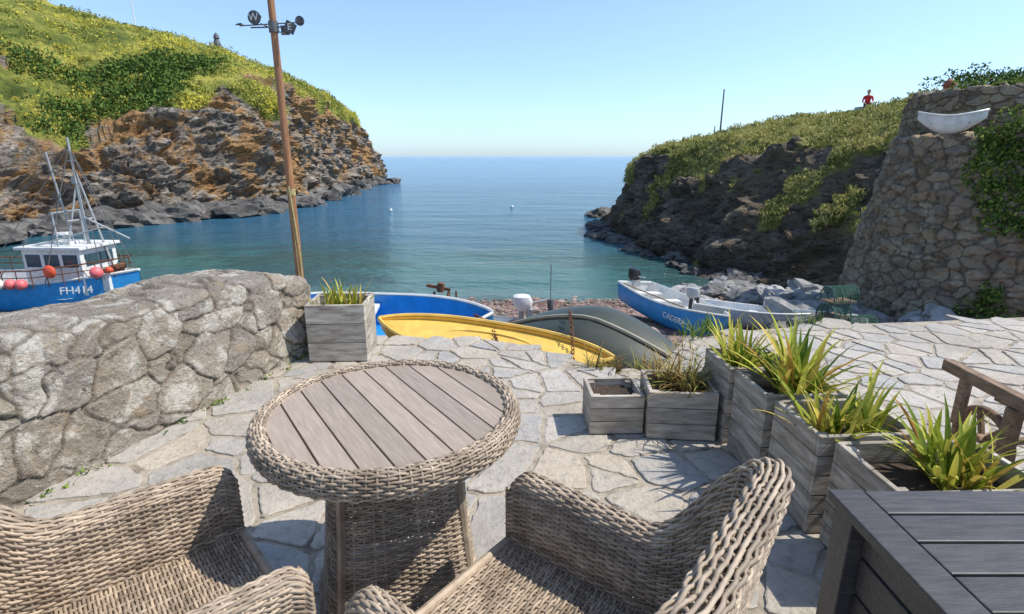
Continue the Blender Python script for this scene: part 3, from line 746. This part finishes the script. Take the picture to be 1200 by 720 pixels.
e.location=(-2.38,6.0,0); e.rotation_euler=(0,.0,-.1)

# ------------------------------------------------------------------ hulls
def hull(mb,L,B,H,mo=0,mi_=1,mr=2,transom=.75,double=False,rise=.3,keelrise=.6,full=.6,thick=.03,deck=None,thw=0,sheer_r=.022,pw=2.4,kp=2.2,kw=.25):
    ns,nv=32,18
    def st(u):
        if double: w=max(0,1-abs(2*u-1)**pw)**.8
        else:
            w=(transom+(1-transom)*math.sin(min(1,u/.45)*PI/2)) if u<.45 else max(0,(1-((u-.45)/.55)**2.3))
        kz=H*keelrise*max(0,(u-1+kw)/kw)**kp + (H*keelrise*max(0,(kw-u)/kw)**kp if double else 0)
        sh=H+H*rise*(max(0,u-.35)/.65)**1.8+(H*rise*(max(0,.65-u)/.65)**1.8 if double else 0)
        return (u-.5)*L,max(.012,w*B/2),kz,sh
    def surf(off):
        V=[]
        for i in range(ns+1):
            x,bw,kz,sh=st(i/ns); bw=max(.006,bw-off); kz=kz+off
            for j in range(nv+1):
                v=-1+2*j/nv; s=math.sin(v*PI/2); V.append((x*(1-off*.6/L),bw*math.copysign(abs(s)**full,s),kz+(sh-kz)*(1-math.cos(v*PI/2))**1.15))
        return V
    q=[(i*(nv+1)+j,(i+1)*(nv+1)+j,(i+1)*(nv+1)+j+1,i*(nv+1)+j+1) for i in range(ns) for j in range(nv)]
    mb.add(surf(0),q,mo)
    mb.add(surf(thick),[t[::-1] for t in q],mi_)
    V=surf(0); mb.add(V[:nv+1],[tuple(range(nv+1))],mo)
    V2=surf(thick); mb.add(V2[:nv+1],[tuple(range(nv+1))[::-1]],mi_)
    rim=[V[i*(nv+1)] for i in range(ns+1)]; rim2=[V[i*(nv+1)+nv] for i in range(ns+1)]
    mb.tube(rim,sheer_r,6,mr); mb.tube(rim2,sheer_r,6,mr)
    mb.tube([rim[0],rim2[0]],sheer_r,6,mr)
    for k in range(thw):
        u=(k+.7)/(thw+.7)*.75; x,bw,kz,sh=st(u); mb.box((x,0,sh*.72),(.22,bw*1.75,.03),mr)
    if deck is not None:
        D=[]
        for i in range(ns+1):
            x,bw,kz,sh=st(i/ns); D+= [(x,-bw*.97,sh*deck),(x,0,sh*deck+.05*B),(x,bw*.97,sh*deck)]
        mb.add(D,[(i*3+j,(i+1)*3+j,(i+1)*3+j+1,i*3+j+1) for i in range(ns) for j in range(2)],mr)
    return st
def outboard(mb,p,s=1,mi=0,mw=0):
    x,y,z=p
    def ring(zz,a,b,dx=0): return [(x+dx+a*math.copysign(abs(math.cos(t))**.6,math.cos(t)),y+b*math.copysign(abs(math.sin(t))**.6,math.sin(t)),z+zz) for t in np.linspace(0,2*PI,16,endpoint=False)]
    R=[ring(.06*s,.10*s,.07*s),ring(.12*s,.17*s,.11*s,.01),ring(.26*s,.20*s,.12*s,.0),ring(.36*s,.17*s,.10*s,-.02),ring(.39*s,.10*s,.06*s,-.03)]
    V=[q for r in R for q in r]; Fc=[(k*16+j,k*16+(j+1)%16,(k+1)*16+(j+1)%16,(k+1)*16+j) for k in range(4) for j in range(16)]+[tuple(64+j for j in range(16)),tuple(range(16))[::-1]]
    mb.add(V,Fc,mi)
    mb.box((x-.02*s,y,z-.2*s),(.10*s,.06*s,.55*s),mw); mb.box((x-.06*s,y,z-.38*s),(.26*s,.18*s,.015*s),mw)
    mb.ball((x-.02*s,y,z-.5*s),.06*s,mw,8,(2,1,1)); mb.box((x+.14*s,y,z+.02*s),(.12*s,.2*s,.16*s),mw)
    for q in range(3):
        a=q*2*PI/3; mb.beam((x-.16*s,y,z-.5*s),(x-.16*s,y+.1*s*math.cos(a),z-.5*s+.1*s*math.sin(a)),.05*s,.01*s,mw)
    mb.tube([(x+.1*s,y,z+.2*s),(x+.5*s,y,z+.26*s)],.02*s,6,mw)
def place(mb,name,mats,loc,heading,pitch=0,roll=0,smooth=True):
    o=mb.build(name,mats,loc,(0,0,0),smooth=smooth); o.rotation_mode='XYZ'
    o.rotation_euler=(roll,pitch,heading); return o
b=MB(); hull(b,3.9,1.55,.66,0,1,1,thw=3,sheer_r=.03); outboard(b,(-2.05,0,.62),1.1,3,2)
b.tube([(-1.9,-.55,.66),(.9,-.4,.72)],.02,6,4)
o=place(b,'blue_open_boat',[M['lblue'],M['white'],M['grey'],M['black'],M['brown_wood']],(4.30,14.1,float(terr(4.3,14.1))+.05),math.atan2(-.93,.36),.05,-.10)
text('boat_name','CADERA',.2,M['white'],(.9,-.72,.45),(PI/2,0,.10),o)
b=MB(); hull(b,3.0,1.35,.5,0,1,1,thw=2); outboard(b,(-1.6,0,.5),.9,3,2)
place(b,'grey_dinghy',[M['grey'],M['white'],M['black'],M['grey']],(6.15,13.2,float(terr(5.9,13.2))+.04),math.atan2(-.40,.90),.04,-.12)
b=MB(); hull(b,2.4,1.2,.45,0,0,1,thw=2); outboard(b,(1.25,0,.72),.95,0,2)
place(b,'white_tender',[M['white'],M['grey'],M['grey']],(-1.05,9.9,float(terr(-.9,10.2))+.16),.15,.0,.1)
b=MB(); hull(b,2.55,.62,.34,0,1,1,double=True,rise=.16,deck=.88,full=.5,keelrise=.7)
b.tube([(.50*math.cos(a),.15*math.sin(a),.325) for a in np.linspace(0,2*PI,24,endpoint=False)],.018,6,0,closed=True)
place(b,'yellow_kayak',[M['yellow'],M['yellow'],M['yellow']],(-.22,5.28,-.55),math.atan2(-.95,2.3),.035,.30)
b=MB(); 
for t in(-.7,.7):
    x=-.22+t*.92; y=5.28-t*.38
    b.box((x,y,-.585),(.08,.6,.07)); b.box((x,y-.25,-.685),(.07,.07,.16)); b.box((x,y+.25,-.685),(.07,.07,.16))
b.build('boat_trestle',[M['brown_wood']])
b=MB(); hull(b,3.1,.95,.40,0,1,2,double=True,rise=.3,thw=2)
place(b,'blue_canoe',[M['lblue'],M['lblue'],M['white']],(-1.75,6.5,-.70),math.atan2(-.25,2.3),.0,.34)
# dark dinghy turned over, its near gunwale tipped up
b=MB(); hull(b,2.45,1.0,.46,0,0,1,double=True,rise=.05,keelrise=.95,full=.72,thw=2,sheer_r=.028,pw=1.9,kp=1.5,kw=.5)
b.tube([((u-.5)*2.45,0,.46*.95*abs(2*u-1)**1.5-.012) for u in np.linspace(.03,.97,16)],.022,6,1)
place(b,'upturned_dinghy',[M['olive'],M['oliverim']],(.80,5.30,-.03),math.atan2(-.95,1.25),.04,PI+.35)
def chain(name,pts,r=.018):
    b=MB(); P=[Vector(p) for p in pts]; d=[0]
    for i in range(1,len(P)): d.append(d[-1]+(P[i]-P[i-1]).length)
    n=int(d[-1]/(r*2.4)); 
    for k in range(n):
        s=d[-1]*k/n; i=max(j for j in range(len(d)) if d[j]<=s); i=min(i,len(P)-2); w=(s-d[i])/(d[i+1]-d[i]); c=P[i].lerp(P[i+1],w); t=(P[i+1]-P[i]).normalized()
        u=t.orthogonal().normalized(); v=t.cross(u); u=u if k%2 else v
        b.tube([c+t*r*1.5*math.cos(a)+u*r*math.sin(a) for a in np.linspace(0,2*PI,10,endpoint=False)],r*.3,5,closed=True)
    b.build(name,[M['rust']])
chain('chain',[(-.45,6.3,-.28),(-.22,5.6,-.18),(-.14,5.05,-.21),(-.1,4.85,-.5)]); chain('chain',[(.60,5.45,.0),(.58,5.05,-.05),(.57,4.75,-.30),(.57,4.5,-.5)])

b=MB(); b.box((0,0,.03),(.5,.3,.06)); 
for s in(-1,1): b.beam((s*.1,-.12,.05),(s*.1,0,.5),.03,.04); b.beam((s*.1,.12,.05),(s*.1,0,.5),.03,.04)
b.cyl((-.14,0,.34),(.14,0,.34),.08); b.cyl((-.1,0,.34),(-.08,0,.34),.14,n=18); b.cyl((.08,0,.34),(.1,0,.34),.14,n=18)
b.beam((-.2,0,.60),(.12,0,.52),.04,.04); b.tube([(.14,0,.34),(.2,0,.34),(.2,0,.5)],.014); b.cyl((-.02,0,.5),(.0,0,.62),.05)
b.build('rusty_winch',[M['rust']],(-.97,7.3,-.74),(0,0,.2),smooth=True)
b=MB(); b.box((0,0,.5),(.09,.09,1.1)); b.cyl((0,0,1.0),(0,0,1.15),.06); b.tube([(0,0,1.0),(.0,.0,1.8)],.008,5); b.tube([(-.06,0,.8),(.1,0,.9)],.03)
b.build('mooring_post',[M['iron']],(.70,9.6,-2.1))
def pot(x,y,z,rz):
    b=MB(); L,W,H=.62,.42,.36
    b.box((0,0,.02),(L,W,.03),1)
    for i in range(4):
        xx=-L/2+L*i/3; b.tube([(xx,-W/2,.03),(xx,-W/2,H*.55),(xx,-W*.3,H*.92),(xx,0,H),(xx,W*.3,H*.92),(xx,W/2,H*.55),(xx,W/2,.03)],.014,6,0)
    for k in range(15):
        a=PI*k/14; yy=W/2*math.cos(a); zz=.03+(H-.03)*math.sin(a)**.6; b.tube([(-L/2,yy,zz),(L/2,yy,zz)],.006,4,0)
    for k in range(14):
        xx=-L/2+L*(k+.5)/14; b.tube([(xx,W/2*math.cos(a),.03+(H-.035)*math.sin(a)**.6) for a in np.linspace(0,PI,10)],.006,4,0)
    b.build('lobster_pot',[M['net'],M['brown_wood']],(x,y,z),(0,0,rz))
pot(7.25,11.8,-2.3,.4); pot(7.22,11.78,-1.94,.5); pot(7.3,11.8,-1.58,.2); pot(7.9,11.9,-2.3,.1)
for (x,y) in((0,60),(-12.3,56)):
    b=MB(); b.ball((0,0,.05),.17,0,14); b.cyl((0,0,.2),(0,0,.32),.025); b.build('mooring_buoy',[M['white']],(x,y,SEA),smooth=True)

# ------------------------------------------------------------------ fishing boat
e=bpy.data.objects.new('fishing_boat',None); scene.collection.objects.link(e)
b=MB(); hull(b,9.0,3.0,1.5,0,1,1,transom=.8,rise=.28,keelrise=.5,full=.5,thick=.06,sheer_r=.05,deck=None)
dk=[(-4.2,-1.25,1.0),(0,-1.4,1.0),(2.4,-1.1,1.0),(3.7,-.3,1.1),(3.7,.3,1.1),(2.4,1.1,1.0),(0,1.4,1.0),(-4.2,1.25,1.0)]
b.add(dk,[tuple(range(8))],1)
b.build('hull',[M['lblue'],M['white']],(0,0,-.66),smooth=True,parent=e)
b=MB(); cx=1.95
b.box((cx,0,1.28),(2.2,1.7,1.7),0); b.box((cx,0,2.16),(2.5,1.95,.10),0); b.box((cx+1.45,0,.85),(.7,1.2,.6),0)
for i in range(3): b.box((cx-.7+i*.70,-.852,1.70),(.56,.02,.46),1); b.box((cx-.7+i*.70,-.856,1.43),(.58,.03,.03),0)
b.box((cx+1.11,0,1.70),(.02,1.3,.44),1); b.box((cx-1.11,.3,1.5),(.02,.5,.9),1)
b.box((cx,0,2.26),(.6,.5,.10),0); b.cyl((cx-.4,.3,2.2),(cx-.4,.3,2.55),.03,mi=0); b.cyl((cx-.4,.3,2.5),(cx-.4,.3,2.58),.28,mi=0)
b.build('wheelhouse',[M['white'],M['glass']],bevel=.02,parent=e)
b=MB()
b.cyl((2.75,0,2.2),(2.75,0,6.0),.06,.035); b.cyl((3.25,.5,.6),(2.8,0,4.8),.045,.03); b.cyl((2.3,-.45,2.1),(2.7,0,4.3),.04,.03); b.tube([(2.75,0,3.2),(4.3,.1,2.4)],.035); b.tube([(2.55,-.5,3.1),(2.65,.5,3.1)],.03); b.tube([(2.1,-.3,5.5),(2.1,.1,2.1)],.035)
b.tube([(2.1,-.6,2.1),(2.1,-.6,3.4),(2.1,.6,3.4),(2.1,.6,2.1)],.035); b.tube([(1.2,-.7,2.2),(3.9,-.6,2.9)],.03)
b.box((2.72,0,4.5),(.16,.16,.2)); b.box((2.74,0,5.2),(.3,.05,.05))
b.build('mast',[M['grey']],parent=e,smooth=True)
b=MB()
for p in[(4.4,0,1.2),(-4,0,.8),(3.6,.6,1.0),(3.6,-.6,1.0),(.3,-1.0,2.1),(.3,1,2.1),(2.0,-1.4,.9)]: b.tube([(2.73,0,5.7),p],.014,4)
b.tube([(2.73,0,4.6),(0,-1.3,.9)],.014,4)
b.build('rigging',[M['greyrope']],parent=e)
b=MB()
for sy in(-1,1):
    top=[(-4.2,sy*1.2,1.40),(-2,sy*1.42,1.40),(0,sy*1.48,1.40),(1.6,sy*1.42,1.45),(3,sy*1.02,1.60),(4.3,sy*.1,1.75)]
    b.tube(top,.028,6); b.tube([(x,y,z-.25) for x,y,z in top],.018,6)
    for k in range(len(top)-1):
        for w in(0,.33,.66):
            p=[top[k][i]*(1-w)+top[k+1][i]*w for i in range(3)]; b.tube([p,(p[0],p[1],p[2]-.65)],.018,5)
b.box((3.5,0,1.1),(.5,.5,.4)); b.cyl((3.7,-.3,1.35),(3.7,.3,1.35),.12)
b.build('railing',[M['rust']],parent=e,smooth=True)
b=MB()
for (x,z,mi) in((.10,.98,0),(.50,.98,2),(.95,1.0,0),(1.35,1.0,0)): b.ball((x,-1.62,z),.19,mi)
b.ball((2.2,-1.3,1.40),.24,1,sc=(1,.4,1)); b.ball((3.55,-.85,1.30),.22,0); b.ball((3.85,-.6,1.35),.12,1)
for i in range(4): b.box((-1.2-i*.7,-.6,.85),(.55,.5,.6+.15*(i%2)),1 if i%2 else 2)
b.build('fender_buoys',[M['pink'],M['orange'],M['white']],parent=e,smooth=True)
text('registration','FH414',.38,M['white'],(3.0,-1.24,.72),(PI/2-.1,0,.36),e,.01)
e.location=(-18.5,20.4,SEA); e.rotation_euler=(0,0,-.06)

# ------------------------------------------------------------------ headland furniture
def zat(P,x,y):
    Q=P.reshape(-1,3); d=(Q[:,0]-x)**2+(Q[:,1]-y)**2; k=np.argsort(d)[:4]; return float(Q[k,2].max())
z=zat(PR,14.6,40.2); b=MB(); b.tube([(0,0,-1),(0,0,3.1)],[.07,.045],8); b.box((-.4,0,.3),(.05,.05,.8)); b.box((0,0,.25),(.35,.25,.3)); b.build('lookout_pole',[M['iron']],(14.6,40.2,z))
z=zat(PL,-47.6,76); b=MB(); b.tube([(0,0,-1),(0,0,5)],[.08,.05],8); b.build('flagpole',[M['white']],(-47.6,76,z))
z=zat(PL,-39.2,79.3); b=MB(); b.tube([(0,0,-.5),(0,0,.6),(0,0,1.2),(0,0,1.3),(0,0,1.7),(0,0,2.0)],[.6,.5,.28,.4,.3,.05],10); b.build('stone_cairn',[M['iron']],(-39.2,79.3,z))
b=MB(); hull(b,1.35,.62,.40,0,0,0,double=True,thw=0,sheer_r=.03,rise=.35,keelrise=.9,kp=1.6,kw=.45,pw=2.2); b.box((0,0,.28),(.75,.44,.08),1)
o=place(b,'boat_shaped_planter',[M['white'],M['soil']],(10.78,14.15,2.08),math.atan2(-.62,.75))
leaves('boat_planter_flowers',[(10.78+.10*q,14.15-.08*q,2.47) for q in range(-3,4)],.13,34,.035,M['ivy'])
b=MB(); b.tube([(0,0,0),(0,0,.08),(0,0,.2),(0,0,.22),(0,0,.25)],[.09,.11,.14,.17,.17],14); b.ball((0,0,.26),.13,0); b.build('terracotta_pot',[M['terracotta']],(12.1,16.2,3.22),smooth=True)
C=[];rr=[]
for i in range(1500):
    a=PI*rng.uniform(1.10,1.62); zz=rng.uniform(-2.2,2.15); t=(zz+3.2)/5.2; r=3.75-.9*t+.02
    x=13.4+r*math.cos(a); y=14.9+r*math.sin(a)
    ang=math.atan2(x,y)
    if noise.noise(Vector((x*.8,y*.8,zz*.5)))*2.4+(ang-math.radians(38.0))*6+zz*.10-.10<0: continue
    C.append((x,y,zz)); rr.append(rng.uniform(.06,.28))
for i in range(60):
    a=PI*rng.uniform(1.22,1.6); C.append((13.4+3.0*math.cos(a),14.9+3.0*math.sin(a),2.1+rng.uniform(-.1,.35))); rr.append(rng.uniform(.12,.32))
for i in range(30):
    a=PI*rng.uniform(1.05,1.6); C.append((14.3+2.7*math.cos(a),15.9+2.7*math.sin(a),3.2+rng.uniform(-.05,.15))); rr.append(rng.uniform(.08,.2))
leaves('ivy',C,rr,36,.048,M['ivy'],(1,1,1))
C=[(22+rng.uniform(-2,4),26+rng.uniform(-1,2),4.6+rng.uniform(0,.6)) for i in range(60)]
leaves('hedge',C,.5,80,.07,M['bush'])
def person():
    z=zat(PR,19.9,33.0)
    b=MB(); b.box((0,0,-.3),(1.1,.5,1.2)); b.build('stone_bench_slab',[M['grey']],(19.95,32.6,z),bevel=.03)
    zs=z+.32
    J={'pel':(0,0,.10),'sp':(0,.02,.30),'ch':(0,.0,.48),'nk':(0,-.01,.60),'hd':(0,-.03,.70),
       'lh':(-.10,-.02,.09),'lk':(-.13,-.42,.10),'la':(-.13,-.45,-.30),'lt':(-.14,-.60,-.34),
       'rh':(.10,-.02,.09),'rk':(.14,-.42,.12),'ra':(.15,-.50,-.28),'rt':(.17,-.64,-.33),
       'ls':(-.19,.0,.52),'le':(-.25,-.06,.27),'lw':(-.18,-.28,.18),'rs':(.19,.0,.52),'re':(.26,-.05,.27),'rw':(.17,-.28,.19),'lm':(-.16,-.34,.165),'rm':(.15,-.34,.175)}
    Rr={'pel':.14,'sp':.13,'ch':.15,'nk':.055,'hd':.05,'lh':.09,'rh':.09,'lk':.062,'rk':.062,'la':.04,'ra':.04,'lt':.03,'rt':.03,'ls':.065,'rs':.065,'le':.042,'re':.042,'lw':.03,'rw':.03,'lm':.03,'rm':.03}
    E=[('pel','sp'),('sp','ch'),('ch','nk'),('nk','hd'),('pel','lh'),('lh','lk'),('lk','la'),('la','lt'),('pel','rh'),('rh','rk'),('rk','ra'),('ra','rt'),('ch','ls'),('ls','le'),('le','lw'),('lw','lm'),('ch','rs'),('rs','re'),('re','rw'),('rw','rm')]
    K=list(J); me=bpy.data.meshes.new('body'); me.from_pydata([J[k] for k in K],[(K.index(a),K.index(c)) for a,c in E],[])
    o=bpy.data.objects.new('tmp',me); scene.collection.objects.link(o); o.modifiers.new('s','SKIN'); o.modifiers.new('ss','SUBSURF').levels=1
    for i,k in enumerate(K): me.skin_vertices[0].data[i].radius=(Rr[k],Rr[k])
    me.skin_vertices[0].data[0].use_root=True
    dg=bpy.context.evaluated_depsgraph_get(); m2=bpy.data.meshes.new_from_object(o.evaluated_get(dg)); bpy.data.objects.remove(o)
    for m in('red','navy','skin'): m2.materials.append(M[m])
    for p in m2.polygons:
        c=p.center; p.use_smooth=True
        p.material_index=2 if (c.z>.585 or c.z<-.05 or (abs(c.x)>.1 and c.z>.135 and c.z<.3 and c.y<-.10)) else (0 if c.z>.16 else 1)
    e=bpy.data.objects.new('seated_person',None); scene.collection.objects.link(e)
    bo=bpy.data.objects.new('body',m2); scene.collection.objects.link(bo); bo.parent=e
    b=MB(); b.ball((0,-.04,.77),.10,0,16,(.82,.95,1.15)); b.ball((0,-.135,.765),.018,0,8); b.box((0,-.130,.725),(.045,.012,.008),2)
    for s in(-1,1):
        b.ball((s*.035,-.125,.785),.010,1,8); b.ball((s*.082,-.03,.77),.022,0,8,(.5,1,1.3))
        for f in range(5): 
            x=s*.155+(f-2)*.017; b.tube([(x,-.35,.172),(x,-.39,.165),(x+.002,-.42-.01*(2-abs(f-2)),.15)],.008,5,0)
    b.ball((0,-.025,.80),.105,1,16,(.86,.92,1.0)); b.build('head_and_hands',[M['skin'],M['hair'],M['red']],smooth=True,parent=e)
    e.location=(19.95,32.6,zs); e.rotation_euler=(0,0,-.5)
person()

# ------------------------------------------------------------------ light, sky, camera
el,az=math.radians(53),math.radians(90)
sd=Vector((math.sin(az)*math.cos(el),math.cos(az)*math.cos(el),math.sin(el)))
l=bpy.data.lights.new('sun','SUN'); l.energy=5.0; l.angle=math.radians(.5); l.color=(1,.945,.85)
lo=bpy.data.objects.new('sun',l); scene.collection.objects.link(lo); lo.rotation_euler=(-sd).to_track_quat('-Z','Y').to_euler()
w=bpy.data.worlds.new('World'); scene.world=w; w.use_nodes=True; nt=w.node_tree
sk=nt.nodes.new('ShaderNodeTexSky'); sk.sky_type='NISHITA'; sk.sun_disc=False; sk.sun_elevation=el; sk.sun_rotation=az; sk.air_density=1.0; sk.dust_density=.3; sk.ozone_density=1.6
tc=nt.nodes.new('ShaderNodeTexCoord'); sx=nt.nodes.new('ShaderNodeSeparateXYZ'); nt.links.new(tc.outputs['Generated'],sx.inputs[0])
tint=ramp(nt,[(0,(.50,.66,1.0)),(.025,(.56,.71,1.0)),(.07,(.68,.80,1.0)),(.22,(.90,.94,1.0)),(.6,(1,1,1))],sx.outputs[2])
mul=mix(nt,1.0,sk.outputs[0],tint,'MULTIPLY')
g=nt.nodes.new('ShaderNodeVectorMath'); g.operation='SCALE'; g.inputs['Scale'].default_value=1.42; nt.links.new(mul,g.inputs[0])
nt.links.new(g.outputs[0],nt.nodes['Background'].inputs[0]); nt.nodes['Background'].inputs[1].default_value=.15
cam=bpy.data.cameras.new('camera'); cam.lens=19.2; cam.sensor_width=36; cam.clip_end=20000; cam.clip_start=.05
co=bpy.data.objects.new('camera',cam); scene.collection.objects.link(co); co.location=(0,0,1.56); co.rotation_euler=(math.radians(90-15.46),0,0)
scene.camera=co
scene.view_settings.view_transform='Standard'; scene.view_settings.look='None'; scene.view_settings.exposure=0
